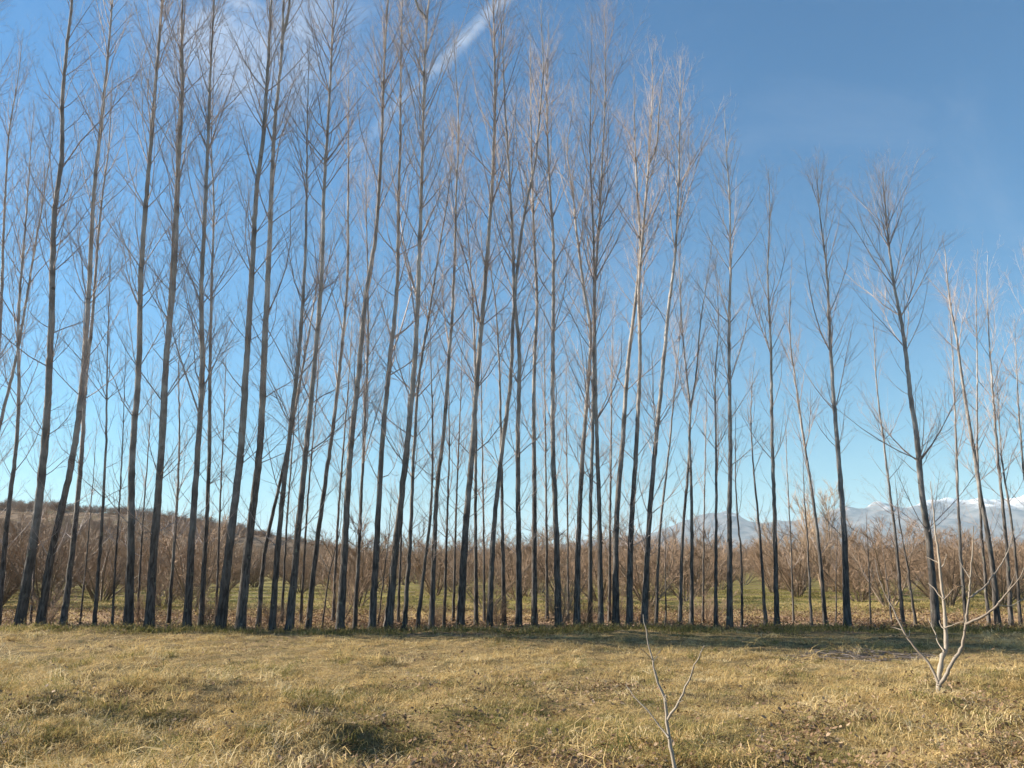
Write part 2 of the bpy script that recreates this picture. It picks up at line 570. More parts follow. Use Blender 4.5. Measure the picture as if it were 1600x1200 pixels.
def crown_bag(line, r0, H, r, first=1.6, vigor=1.0):
    """branches and twigs along a stem line (n,3) that is H tall"""
    bag = Bag()
    z0 = line[0, 2]
    hs, az, kind = [], [], []
    whorls = []
    z = first + r.uniform(0, 0.7)
    while z < H * 0.985:
        f = z / H
        nb = int(round(r.integers(2, 6) * vigor)) if r.random() > 0.12 else 0
        a0 = r.uniform(0, 6.28)
        for i in range(nb):
            hs.append(z + r.normal(0, 0.05)); az.append(a0 + i * 6.28 / max(nb, 1) + r.normal(0, 0.35)); kind.append(1.0)
        whorls.append(z)
        step = (1.65 - 0.95 * f) * r.uniform(0.6, 1.4) * min(1.0, 0.45 + H / 22)
        nx = int(r.integers(1, 4) * vigor + (f > 0.55) * 1)
        for i in range(nx):
            hs.append(z + r.uniform(0.1, 0.9) * step); az.append(r.uniform(0, 6.28)); kind.append(r.uniform(0.35, 0.7))
        z += step
    bag.whorls = whorls
    hs = np.clip(np.array(hs), first * 0.8, H * 0.99); az = np.array(az); kind = np.array(kind)
    f = hs / H
    n = len(hs)
    lz = line[:, 2] - z0
    base = np.stack([np.interp(hs, lz, line[:, i]) for i in range(3)], -1)
    ax = np.gradient(line, axis=0); ax = norm(ax)
    axis_ = norm(np.stack([np.interp(hs, lz, ax[:, i]) for i in range(3)], -1))
    rt = np.interp(hs, lz, r0)
    rad = np.stack([np.cos(az), np.sin(az), np.zeros(n)], -1)
    tilt = np.radians(np.interp(f, [0, 0.3, 0.6, 0.85, 1.0], [54, 41, 31, 24, 17])) * r.normal(1, 0.18, n) * r.uniform(0.8, 1.2)
    d0 = norm(axis_ * np.cos(tilt)[:, None] + rad * np.sin(tilt)[:, None])
    L = H * np.interp(f, [0, 0.15, 0.35, 0.6, 0.8, 0.93, 1.0], [0.06, 0.10, 0.14, 0.15, 0.135, 0.095, 0.05]) * kind * r.uniform(0.65, 1.3, n) * (0.75 + 3.5 / (H + 5)) * r.uniform(0.8, 1.25) * vigor ** 0.5
    L = np.minimum(L, 2.8)
    lead = (r.random(n) < 3.0 / n) & (f > 0.25) & (f < 0.72)       # a few long rising limbs
    L = np.where(lead, H * r.uniform(0.16, 0.27, n), L)
    d0 = np.where(lead[:, None], norm(axis_ * 0.93 + rad * 0.36), d0)
    L = np.minimum(L, (H - hs) * 1.05 + 0.5)
    L = np.where(r.random(n) < 0.10, L * 0.22, L)                     # broken stubs
    P = grow(base, d0, L, np.interp(f, [0, 0.4, 1], [0.6, 0.75, 0.4]), 6, 0.085, r)
    rb = np.clip(np.minimum(rt * 0.5, 0.0030 + L * 0.0050), 0.0024, 0.028)
    tt = np.linspace(0, 1, 6)
    R = rb[:, None] * (1 - 0.82 * tt[None])
    bag.add(*tubes(P, R, 4))
    # side twigs
    cnt = np.clip((L * 4.6).astype(int) + 1, 1, 16)
    M = cnt.max()
    t = r.uniform(0.16, 0.98, (n, M))
    keep = np.arange(M)[None] < cnt[:, None]
    Q, T = along(P, t)
    Q, T, t2 = Q[keep], T[keep], t[keep]
    Lp = np.repeat(L, cnt); rp = np.repeat(rb, cnt)
    sd = np.radians(r.uniform(24, 52, len(Q)))
    d = norm(T * np.cos(sd)[:, None] + perp(T, r) * np.sin(sd)[:, None] + np.array([0, 0, 0.18]))
    L2 = np.clip(Lp * (0.50 - 0.28 * t2) * r.uniform(0.5, 1.4, len(Q)), 0.12, 1.1)
    P2 = grow(Q, d, L2, np.full(len(Q), 0.35), 4, 0.12, r)
    r2 = np.clip(rp * (1 - 0.75 * t2) * 0.5, 0.0018, 0.006)
    bag.add(*tubes(P2, r2[:, None] * np.array([[1, 0.75, 0.5, 0.25]]), 3))
    # fine shoots
    c3 = np.clip((L2 * 10).astype(int), 1, 6)
    M = c3.max()
    t = r.uniform(0.2, 1.0, (len(P2), M))
    keep = np.arange(M)[None] < c3[:, None]
    Q3, T3 = along(P2, t)
    Q3, T3 = Q3[keep], T3[keep]
    L3 = np.clip(np.repeat(L2, c3) * r.uniform(0.2, 0.6, len(Q3)), 0.07, 0.4)
    sd = np.radians(r.uniform(20, 50, len(Q3)))
    d3 = norm(T3 * np.cos(sd)[:, None] + perp(T3, r) * np.sin(sd)[:, None] + np.array([0, 0, 0.15]))
    bag.add(*cones(Q3, Q3 + d3 * L3[:, None], np.full(len(Q3), 0.0018)))
    return bag


def trunk_bag(line, R, sides, r):
    """trunk tube with flare, knots and slight irregularity"""
    n = len(line)
    v, f = tubes(line[None], R[None], sides)
    v = v.reshape(n, sides, 3)
    off = v - line[:, None]
    ang = np.arange(sides)[None] * 1.0
    bump = 1 + 0.07 * (vnoise(ang * 1.3 + r.uniform(0, 50), np.arange(n)[:, None] * 0.55, int(r.integers(99))) - 0.5) * 2
    v = line[:, None] + off * bump[..., None]
    bag = Bag()
    bag.add(v.reshape(-1, 3), f)
    return bag


TREES = []     # (stem points in photo pixels from the foot up, trunk width in pixels, foot y, extras)


def T(pts, w, foot=None, fork=None, vigor=1.0, first=None):
    TREES.append(dict(pts=pts, w=w, foot=foot or pts[0][1], fork=fork, vigor=vigor, first=first))


# trunks read off the photograph, left to right
T([(-150, 978), (-120, 700), (-85, 300), (-70, 0), (-62, -140)], 19)
T([(-105, 977), (-85, 700), (-60, 300), (-45, 0), (-40, -110)], 17)
T([(-62, 978), (-25, 760), (2, 655), (30, 535), (44, 450), (69, 300), (80, 230), (88, 150)], 12)
T([(-30, 978), (-14, 700), (0, 520), (10, 300), (17, 190), (32, 95), (40, 20)], 14)
T([(-4, 978), (14, 790), (25, 700), (30, 590), (29, 520), (40, 350), (44, 300), (50, 210), (56, 150)], 13)
T([(29, 980), (50, 860), (69, 705), (79, 536), (89, 300), (95, 260), (98, 150), (104, 80), (110, 27), (116, -60), (122, -230)], 22)
T([(62, 979), (78, 880), (116, 700), (135, 520), (141, 420), (147, 300), (159, 185), (169, 84), (177, -10), (184, -190)], 18)
T([(98, 979), (113, 860), (128, 705), (135, 587), (145, 496), (155, 367), (163, 280), (175, 185), (181, 100), (184, 30)], 14)
T([(125, 976), (137, 850), (146, 740), (152, 650)], 5)
T([(147, 981), (157, 850), (165, 705), (169, 512), (172, 435), (174, 375)], 9)
T([(175, 981), (182, 860), (191, 705), (194, 614), (197, 520)], 6)
T([(201, 983), (204, 860), (207, 705), (216, 587), (219, 435), (229, 300), (233, 250), (240, 162), (248, 60), (254, -20), (260, -200)], 19)
T([(233, 983), (241, 850), (248, 760), (252, 705), (259, 570), (270, 452), (277, 300), (278, 270), (283, 162), (282, 50), (284, -20), (290, -170)], 20,
  fork=(3, [(258, 690), (265, 570), (274, 450), (282, 330), (287, 240), (292, 160)], 9))
T([(263, 978), (271, 870), (280, 705), (280, 560), (283, 480)], 9)
T([(292, 984), (300, 840), (309, 705), (316, 587), (314, 469), (319, 350), (324, 236), (327, 135), (334, 0), (338, -150)], 17)
T([(314, 982), (321, 850), (327, 705), (328, 570), (331, 435), (334, 300), (330, 236), (333, 150), (336, 60)], 12)
T([(344, 985), (359, 850), (376, 705), (386, 553), (395, 400), (402, 290), (408, 250), (415, 162), (420, 68), (424, -10), (430, -170)], 21)
T([(375, 984), (388, 850), (406, 700), (413, 553), (420, 400), (424, 300), (430, 185), (439, 100), (442, 0), (448, -150)], 21,
  fork=(7, [(446, 75), (456, 50), (462, 10), (466, -60)], 6))
T([(403, 981), (416, 850), (434, 770), (452, 690), (470, 590), (489, 485), (498, 418), (502, 330)], 11)
T([(425, 984), (436, 835), (450, 705), (467, 553), (476, 418), (478, 300), (479, 180), (481, 105)], 15)
T([(452, 984), (464, 850), (478, 705), (493, 553), (503, 418), (506, 300), (513, 185), (518, 84), (521, -10), (526, -140)], 17)
T([(481, 982), (497, 835), (516, 700), (533, 553), (541, 470), (544, 300), (545, 150), (545, 60)], 13)
T([(503, 978), (518, 880), (530, 835), (536, 770)], 5)
T([(531, 984), (539, 850), (548, 700), (560, 587), (574, 445), (586, 374), (592, 300), (597, 200), (601, 84), (607, -10), (612, -140)], 18)
T([(554, 982), (561, 850), (568, 700), (575, 536), (574, 400), (572, 300), (574, 210)], 10)
T([(581, 983), (588, 860), (597, 700), (609, 563), (619, 469), (623, 300), (625, 236), (626, 108), (629, -20), (632, -90)], 16)
T([(590, 977), (600, 900), (608, 830), (612, 760)], 5)
T([(606, 982), (619, 850), (636, 700), (650, 536), (655, 400), (659, 280), (665, 84), (672, 0), (676, -80)], 18,
  fork=(6, [(660, 50), (655, 10), (652, -40)], 5))
T([(631, 982), (640, 860), (647, 700), (655, 587), (666, 515), (676, 455), (689, 367), (700, 300), (706, 240), (709, 170)], 11)
T([(651, 981), (664, 880), (672, 810), (676, 700), (673, 560), (671, 490)], 10)
T([(674, 980), (679, 850), (684, 750), (692, 690), (701, 570), (708, 469), (713, 300), (716, 200), (710, 100), (708, 55)], 13)
T([(694, 978), (699, 800), (702, 700), (701, 600), (703, 520)], 8)
T([(719, 980), (726, 850), (738, 700), (746, 587), (755, 485), (763, 384), (770, 290), (773, 152), (771, 40), (768, -70)], 18)
T([(744, 978), (743, 800), (743, 590), (738, 469), (730, 367), (726, 300), (722, 235)], 10)
T([(765, 980), (771, 835), (785, 700), (797, 604), (802, 502), (810, 418), (820, 345), (835, 277), (844, 186), (849, 128), (846, 60), (846, 8)], 14)
T([(788, 978), (785, 820), (783, 700), (780, 570), (773, 469), (766, 418), (764, 350)], 11)
T([(811, 980), (810, 800), (809, 700), (810, 536), (805, 485), (801, 390), (797, 313), (791, 220), (786, 135), (788, 40)], 15)
T([(835, 979), (835, 800), (835, 570), (839, 469), (835, 384), (831, 270), (829, 150), (829, 60)], 14)
T([(873, 981), (869, 835), (864, 700), (864, 536), (864, 370), (857, 253), (854, 152), (856, 70), (858, 25)], 16)
T([(901, 980), (904, 835), (911, 700), (920, 587), (923, 520), (912, 450), (902, 370), (893, 287), (886, 240), (895, 165), (897, 140)], 15)
T([(922, 978), (923, 800), (926, 680), (928, 536), (928, 400), (923, 270), (924, 162), (927, 75)], 11)
T([(939, 979), (936, 780), (933, 700), (930, 553), (930, 450), (937, 350), (941, 270), (946, 168), (946, 80), (945, 38)], 13)
T([(962, 979), (964, 800), (972, 700), (982, 553), (994, 452), (1000, 380), (995, 287), (991, 186), (990, 92)], 16)
T([(983, 979), (986, 835), (994, 700), (1000, 553), (998, 469), (1004, 365), (1012, 270), (1016, 195), (1019, 120), (1018, 55)], 15,
  fork=(7, [(1022, 240), (1030, 170), (1036, 110)], 4))
T([(1006, 979), (1013, 835), (1024, 700), (1035, 587), (1043, 502), (1055, 400), (1060, 300), (1062, 186), (1063, 90)], 15)
T([(1025, 978), (1031, 835), (1045, 705), (1056, 587), (1062, 520), (1064, 440)], 8)
T([(1040, 977), (1040, 900), (1039, 850), (1041, 810)], 5)
T([(1062, 978), (1067, 835), (1077, 700), (1078, 640), (1072, 580), (1065, 500), (1063, 400), (1070, 330)], 9)
T([(1080, 979), (1081, 800), (1080, 640), (1088, 590), (1095, 509), (1107, 435), (1115, 380)], 10)
T([(1118, 981), (1119, 800), (1119, 700), (1118, 587), (1122, 510), (1121, 450), (1115, 390)], 9)
T([(1140, 982), (1140, 800), (1141, 700), (1139, 536), (1141, 418), (1140, 310), (1134, 220), (1131, 165)], 14)
T([(1159, 981), (1158, 870), (1150, 770), (1149, 690), (1150, 620)], 7)
T([(1197, 981), (1187, 835), (1175, 700), (1173, 650), (1175, 590), (1180, 540)], 8)
T([(1214, 983), (1210, 800), (1207, 700), (1205, 553), (1200, 418), (1203, 334), (1201, 270)], 12)
T([(1268, 980), (1261, 835), (1256, 760), (1255, 700)], 7)
T([(1290, 980), (1279, 850), (1269, 770), (1258, 700), (1244, 604), (1234, 520), (1235, 435), (1237, 395)], 10)
T([(1306, 978), (1307, 880), (1309, 820)], 4)
T([(1324, 984), (1318, 820), (1309, 700), (1300, 587), (1295, 502), (1291, 418), (1281, 334), (1275, 255)], 16, vigor=1.5)
T([(1360, 980), (1357, 870), (1353, 800)], 5)
T([(1394, 978), (1385, 900), (1378, 850)], 5)
T([(1412, 980), (1398, 830), (1382, 700), (1370, 604), (1364, 502), (1360, 470)], 9)
T([(1431, 979), (1418, 885), (1405, 810), (1398, 740)], 7)
T([(1463, 984), (1452, 850), (1440, 767), (1434, 700), (1423, 620), (1411, 519), (1397, 445), (1389, 384), (1384, 334), (1378, 262)], 19, vigor=1.7)
T([(1510, 980), (1499, 835), (1494, 700), (1488, 553), (1484, 500), (1483, 440)], 9)
T([(1545, 978), (1533, 820), (1527, 700), (1527, 570), (1526, 435), (1528, 390)], 8)
T([(1560, 981), (1546, 850), (1531, 767), (1521, 700), (1505, 604), (1495, 530), (1485, 475), (1475, 384), (1472, 365)], 14)
T([(1580, 980), (1571, 835), (1558, 700), (1548, 570), (1544, 500), (1542, 435), (1543, 395)], 10)
T([(1595, 979), (1583, 835), (1565, 710), (1560, 640), (1558, 560)], 8)
T([(1632, 980), (1620, 850), (1600, 740), (1592, 640), (1588, 560), (1586, 500)], 9)
T([(1660, 981), (1640, 800), (1622, 640), (1606, 500), (1598, 380)], 12)
T([(1705, 980), (1688, 800), (1672, 620), (1655, 480), (1648, 400)], 12)
T([(1750, 981), (1730, 800), (1712, 620), (1695, 470)], 12)

# slim stems standing just behind the row
for (x0, x1, top, w) in [(48, 76, 640, 6), (215, 240, 550, 6), (338, 354, 515, 7), (440, 468, 510, 7), (470, 503, 470, 7), (520, 553, 440, 8), (622, 642, 510, 7), (708, 724, 470, 7),
                         (757, 751, 500, 7), (855, 850, 470, 8), (888, 884, 520, 6), (952, 957, 460, 8), (1098, 1104, 560, 6), (1240, 1226, 620, 5)]:
    m1, m2 = 972 + (top - 972) * 0.35, 972 + (top - 972) * 0.7
    T([(x0, 973), (x0 + (x1 - x0) * 0.30, m1), (x0 + (x1 - x0) * 0.74, m2), (x1, top)], w)
TREES.sort(key=lambda d: d['pts'][0][0])

ORD = ['first', 'second', 'third', 'fourth', 'fifth', 'sixth', 'seventh', 'eighth', 'ninth', 'tenth', 'eleventh', 'twelfth', 'thirteenth', 'fourteenth', 'fifteenth',
       'sixteenth', 'seventeenth', 'eighteenth', 'nineteenth', 'twentieth']


def ordinal(i):
    if i <= 20:
        return ORD[i - 1]
    tens = {2: 'twenty', 3: 'thirty', 4: 'forty', 5: 'fifty', 6: 'sixty', 7: 'seventy'}[i // 10]
    if i % 10 == 0:
        return tens[:-1] + 'ieth'
    return tens + '-' + ORD[i % 10 - 1]


def build_poplar(d, label, name, group, seed):
    r = np.random.default_rng(seed)
    foot = on_ground(d['pts'][0][0], d['foot'])
    depth = foot.y
    foot.z = float(ground_h(foot.x, foot.y))
    pts = [tuple(at_depth(x, y, depth)) for x, y in d['pts']]
    pts[0] = tuple(foot)
    pts = np.array(pts)
    # a little sway towards and away from the viewer
    hh = pts[:, 2] - pts[0, 2]
    H = float(hh[-1])
    sway = r.normal(0, 0.042) * hh + 0.10 * np.sin(hh * 0.55 + r.uniform(0, 6)) * np.clip(hh / 3, 0, 1)
    pts[:, 1] += sway
    pts[:, 0] *= (pts[:, 1] / depth)                       # keeps each stem on its line of sight while it sways
    pts = pts - np.array(foot)
    pts[0, 2] = -0.08
    n = max(10, int(H * 6))
    line = resample(pts, n)
    line[1:-1, :2] += r.normal(0, 0.005, (n - 2, 2))
    f = np.clip(line[:, 2] / H, 0, 1)
    rb = 0.70 * d['w'] / F_PX * depth / 2
    R = rb * (np.interp(f, [0, 0.006, 0.014, 0.03, 0.08, 0.16, 0.3, 0.6, 0.85, 1.0], [1.30, 1.16, 1.06, 0.98, 0.84, 0.74, 0.64, 0.42, 0.20, 0.05]))
    R = np.maximum(R, 0.004)
    root = thing(name, label, 'tree', foot, group)
    big = d['w'] >= 8
    small = H < 7
    cb = crown_bag(line, R, H, r, first=d['first'] or (0.9 if small else 1.8), vigor=d['vigor'] * (0.75 if small else 1.0))
    scar = np.zeros(n)
    for wz in cb.whorls:
        scar = np.maximum(scar, np.exp(-((line[:, 2] - wz + 0.02) / 0.12) ** 2) * r.uniform(0.25, 1.0))
    R = R * (1 + 0.13 * scar * (f < 0.85))
    sides = 10 if big else 7
    to = trunk_bag(line, R, sides, r).build('trunk', BARK, root, True)
    at = to.data.attributes.new('scar', 'FLOAT', 'POINT')
    at.data.foreach_set('value', np.repeat(scar, sides).astype(np.float32))
    if d['fork']:
        k, fp, fw = d['fork']
        fq = np.array([tuple(at_depth(x, y, depth)) for x, y in fp]) - np.array(foot)
        j = int(np.argmin(np.abs(line[:, 2] - (fq[0, 2] - 0.35))))
        fq[:, 1] += np.linspace(line[j, 1], line[j, 1] - 0.35, len(fq))
        fq = np.concatenate([line[j][None], fq])
        m = max(8, int((fq[-1, 2] - fq[0, 2]) * 3))
        fl = resample(fq, m)
        fr = fw / F_PX * depth / 2 * np.linspace(1.0, 0.12, m)
        fb = trunk_bag(fl, fr, 8, r)
        fb.build('fork_stem', BARK, root, True)
        c2 = crown_bag(fl, fr, float(fl[-1, 2] - fl[0, 2]), r, first=0.6)
        for v_, f_ in zip(c2.v, c2.f):
            cb.v.append(v_); cb.f.append(f_ - 0)
        base = cb.n
        k0 = len(cb.f) - len(c2.f)
        for q_ in range(k0, len(cb.f)):
            cb.f[q_] = cb.f[q_] + base
        cb.n += c2.n
    cb.build('crown', TWIG, root)
    return root


def tree_labels():
    n = len(TREES)
    inframe = [i for i, d in enumerate(TREES) if -5 <= d['pts'][0][0] <= 1600]
    out = {}
    for i, d in enumerate(TREES):
        x = d['pts'][0][0]
        top = d['pts'][-1][1]
        w = d['w']
        size = 'stout' if w >= 18 else 'medium-thick' if w >= 13 else 'slender' if w >= 8 else 'whip-thin young'
        reach = 'topped by the frame' if top < 0 else 'tall' if top < 330 else 'mid-height' if top < 560 else 'short'
        extra = ' with fork' if d['fork'] else ''
        if i in inframe:
            k = inframe.index(i) + 1
            if k <= (len(inframe) + 1) // 2:
                pos = '%s trunk from the left' % ordinal(k)
            else:
                pos = '%s trunk from the right' % ordinal(len(inframe) - k + 1)
        elif x < 0:
            pos = 'foot outside the left edge, %s one out' % ordinal(1 + [j for j, e in enumerate(TREES) if e['pts'][0][0] < -5][::-1].index(i))
        else:
            pos = 'foot outside the right edge, %s one out' % ordinal(1 + [j for j, e in enumerate(TREES) if e['pts'][0][0] > 1600].index(i))
        out[i] = '%s bare poplar%s, %s, %s' % (size, extra, reach, pos)
    return out


LABELS = tree_labels()
for i, d in enumerate(TREES):
    build_poplar(d, LABELS[i], 'poplar_tree', 'bare poplars in a row across the meadow', 100 + i)


# ------------------------------------------------------------------ young trees in the foreground
def branchy(name, label, depth, foot_px, limbs, mat, seed):
    """limbs: list of (part name, pixel points, width px start, end, depth shift start, end)"""
    r = np.random.default_rng(seed)
    foot = at_depth(*foot_px, depth)
    foot.z = float(ground_h(foot.x, foot.y))
    root = thing(name, label, 'sapling', foot)
    for (part, px, w0, w1, s0, s1) in limbs:
        m = len(px)
        sh = np.linspace(s0, s1, m)
        p = np.array([tuple(at_depth(x, y, depth + sh[i])) for i, (x, y) in enumerate(px)]) - np.array(foot)
        # resample by length
        L = np.concatenate([[0], np.cumsum(np.linalg.norm(np.diff(p, axis=0), axis=1))])
        k = max(6, int(L[-1] / 0.045))
        t = np.linspace(0, L[-1], k)
        mm = np.gradient(p, L, axis=0)
        j = np.clip(np.searchsorted(L, t, 'right') - 1, 0, m - 2)
        h = (L[j + 1] - L[j])[:, None]; u = ((t - L[j])[:, None]) / h
        line = (2 * u ** 3 - 3 * u ** 2 + 1) * p[j] + (u ** 3 - 2 * u ** 2 + u) * h * mm[j] + (-2 * u ** 3 + 3 * u ** 2) * p[j + 1] + (u ** 3 - u ** 2) * h * mm[j + 1]
        line[1:-1] += r.normal(0, 0.003, (k - 2, 3))
        rr = 0.84 * np.linspace(w0, w1, k) / F_PX * depth / 2
        if part == 'trunk':
            rr[:3] *= [1.25, 1.12, 1.04]
        rr = rr * (1 + 0.10 * r.normal(size=k))
        b = trunk_bag(line, rr, 8, r)
        # buds
        nb = int(L[-1] / 0.09)
        if part != 'trunk' and nb:
            q = r.integers(1, k - 1, nb)
            tang = norm(np.gradient(line, axis=0))[q]
            d = norm(perp(tang, r) + tang * 0.9)
            b.add(*cones(line[q] + d * rr[q][:, None] * 0.5, line[q] + d * (rr[q] + r.uniform(0.008, 0.022, nb))[:, None], np.full(nb, 0.0035)))
        b.build(part, mat, root, True)
    return root


def C(pts, ox, oy, s):
    return [(ox + x * s, oy + y * s) for x, y in pts]


wal = lambda p: C(p, 1360, 820, 240 / 1029)
wf = on_ground(1467, 1088)
branchy('walnut_sapling', 'pale bare young tree with several stems spreading from its foot, on the right', wf.y, (1467, 1088), [
    ('trunk', wal([(458, 1155), (458, 1100), (460, 1040), (470, 950), (480, 890), (508, 830), (507, 750), (503, 660), (490, 500), (470, 340), (455, 200), (440, 90)]) + [(1460, 820), (1458, 794), (1454, 752)], 9.5, 1.0, 0, 0.15),
    ('stem', wal([(456, 1065), (430, 1000), (380, 910), (320, 850), (265, 780), (215, 700), (165, 590), (110, 485), (60, 370), (30, 225)]), 5.5, 1.2, 0, 0.45),
    ('stem', wal([(462, 1075), (495, 1030), (550, 920), (610, 830), (630, 720), (645, 620), (665, 450), (672, 330), (683, 200), (690, 60)]) + [(1521, 822)], 7.0, 1.2, 0, -0.35),
    ('branch', wal([(642, 665), (700, 640), (770, 605), (850, 540), (915, 455), (985, 375), (1030, 290), (1075, 190)]), 4.5, 1.2, -0.2, -0.75),
    ('branch', wal([(664, 488), (720, 450), (775, 405), (820, 345), (865, 285), (925, 165), (955, 70), (968, 10)]), 3.8, 1.0, -0.25, 0.25),
    ('branch', wal([(860, 540), (940, 545), (1010, 505), (1060, 480)]), 2.0, 1.0, -0.5, -0.3),
    ('branch', wal([(920, 450), (950, 380), (975, 310)]), 2.0, 1.0, -0.5, -0.6),
    ('branch', wal([(468, 290), (490, 272), (500, 235), (510, 195)]), 2.6, 1.2, 0.1, 0.0),
    ('branch', wal([(462, 258), (420, 235), (372, 214)]), 2.0, 1.0, 0.1, 0.25),
    ('branch', wal([(668, 360), (640, 315), (600, 250)]), 2.0, 1.0, -0.25, -0.1),
    ('branch', wal([(660, 445), (620, 415), (575, 398)]), 1.8, 1.0, -0.25, -0.4),
    ('branch', wal([(490, 505), (460, 470), (425, 425), (385, 390)]), 2.6, 1.2, 0.05, 0.3),
    ('branch', wal([(490, 505), (525, 470), (555, 430)]), 1.8, 1.0, 0.05, -0.2),
    ('branch', wal([(503, 690), (560, 665), (620, 650)]), 2.2, 1.0, 0.0, -0.3),
    ('branch', wal([(500, 700), (475, 680), (462, 640)]), 2.0, 1.0, 0.0, 0.2),
    ('branch', wal([(495, 850), (455, 790), (430, 715), (385, 625)]), 2.6, 1.0, 0.0, 0.35),
    ('branch', wal([(215, 705), (180, 695), (135, 683)]), 2.0, 1.0, 0.25, 0.35),
    ('branch', wal([(250, 755), (225, 735), (195, 710)]), 1.6, 1.0, 0.2, 0.05),
    ('branch', wal([(250, 755), (262, 730), (262, 705)]), 1.6, 1.0, 0.2, 0.25),
], PALE, 5)

sap = lambda p: C(p, 940, 950, 200 / 960)
branchy('walnut_sapling', 'thin bare young tree with a few upright twigs, cut off by the bottom edge', 5.45, (1061, 1248), [
    ('trunk', [(1062, 1256), (1058, 1225)] + sap([(550, 1200), (525, 1080), (508, 980), (497, 900), (485, 780), (470, 665), (425, 570), (400, 480), (385, 400), (355, 280), (328, 160), (312, 48)]), 8.8, 1.3, 0, 0.1),
    ('branch', sap([(498, 835), (530, 780), (580, 700), (650, 540), (690, 450), (735, 370), (772, 280)]), 4.8, 1.4, 0.0, -0.2),
    ('branch', sap([(505, 975), (470, 930), (415, 862), (330, 750), (270, 680), (220, 625), (180, 575)]), 3.8, 1.4, 0.0, 0.22),
    ('branch', sap([(382, 390), (355, 365), (310, 320), (275, 280)]), 1.9, 1.0, 0.04, -0.05),
    ('branch', sap([(388, 412), (408, 370), (425, 335), (442, 312)]), 1.9, 1.0, 0.04, 0.1),
    ('branch', sap([(572, 715), (595, 705), (615, 690)]), 1.8, 1.0, -0.08, -0.1),
    ('branch', sap([(482, 700), (486, 675), (484, 655)]), 3.2, 2.6, 0.04, 0.04),
], PALE, 9)


# ------------------------------------------------------------------ hazel orchard
def hazel_variant(seed, H):
    r = np.random.default_rng(seed)
    st, cr = Bag(), Bag()
    n = int(r.integers(9, 15))
    az = np.arange(n) * 6.283 / n + r.normal(0, 0.3, n)
    rad = np.stack([np.cos(az), np.sin(az), np.zeros(n)], -1)
    tilt = np.radians(r.uniform(8, 48, n))
    d0 = norm(rad * np.sin(tilt)[:, None] + np.array([0, 0, 1.0]) * np.cos(tilt)[:, None])
    start = rad * r.uniform(0.03, 0.22, n)[:, None] + np.array([0, 0, -0.08])
    L = H * r.uniform(0.8, 1.1, n) / np.maximum(np.cos(tilt), 0.75)
    P = grow(start, d0, L, np.full(n, 0.25), 7, 0.07, r)
    rb = r.uniform(0.02, 0.04, n)
    st.add(*tubes(P, rb[:, None] * np.linspace(1, 0.18, 7)[None], 5))
    m = 15
    t = r.uniform(0.07, 1.0, (n, m))
    Q, T_ = along(P, t)
    Q, T_ = Q.reshape(-1, 3), T_.reshape(-1, 3)
    tt = t.ravel()
    sd = np.radians(r.uniform(25, 62, len(Q)))
    d = norm(T_ * np.cos(sd)[:, None] + perp(T_, r) * np.sin(sd)[:, None])
    L2 = H * (0.42 - 0.22 * tt) * r.uniform(0.6, 1.2, len(Q))
    P2 = grow(Q, d, L2, np.full(len(Q), 0.35), 4, 0.10, r)
    cr.add(*tubes(P2, np.full((len(Q), 1), 0.0105) * np.array([[1, 0.8, 0.6, 0.35]]), 3))
    m3 = 20
    t = r.uniform(0.15, 1.0, (len(P2), m3))
    Q3, T3 = along(P2, t)
    Q3, T3 = Q3.reshape(-1, 3), T3.reshape(-1, 3)
    sd = np.radians(r.uniform(20, 55, len(Q3)))
    d3 = norm(T3 * np.cos(sd)[:, None] + perp(T3, r) * np.sin(sd)[:, None] + np.array([0, 0, 0.2]))
    L3 = r.uniform(0.15, 0.5, len(Q3))
    cr.add(*cones(Q3, Q3 + d3 * L3[:, None], np.full(len(Q3), 0.0048)))
    return st, cr


VAR = []
for k in range(6):
    st, cr = hazel_variant(500 + k, 2.75 + 0.12 * (k % 3))
    so = st.build('stems', HAZEL_STEM)
    co = cr.build('crown', HAZEL)
    VAR.append((so.data, co.data))
    bpy.data.objects.remove(so); bpy.data.objects.remove(co)

hz_rows = [31.0, 35.6]
y = 40.8
while y < 92:
    hz_rows.append(y)
    y += 5.2
LANES = [(395, 520), (642, 712), (1108, 1228)]        # grassy gaps seen through the trunks
hz = []
hr = np.random.default_rng(77)
for ri, y in enumerate(hz_rows):
    half = 0.655 * y + 2.0
    xs = np.arange(-half, half, 2.7 if ri == 0 else 3.6 if ri == 1 else 4.3) + hr.uniform(-1, 1)
    for x in xs:
        px = CX + F_PX * x / y
        if ri < 2 and any(a < px < b for a, b in LANES):
            continue
        if hr.random() < 0.07:
            continue
        hz.append((ri, x + hr.normal(0, 0.35), y + hr.normal(0, 0.6)))
GROUP_HZ = 'hazel bushes of the orchard'
row_words = {0: 'nearest orchard row', 1: 'second orchard row', 2: 'third orchard row'}
counts = {}
for (ri, x, y) in hz:
    counts[ri] = counts.get(ri, 0) + 1
seen = {}
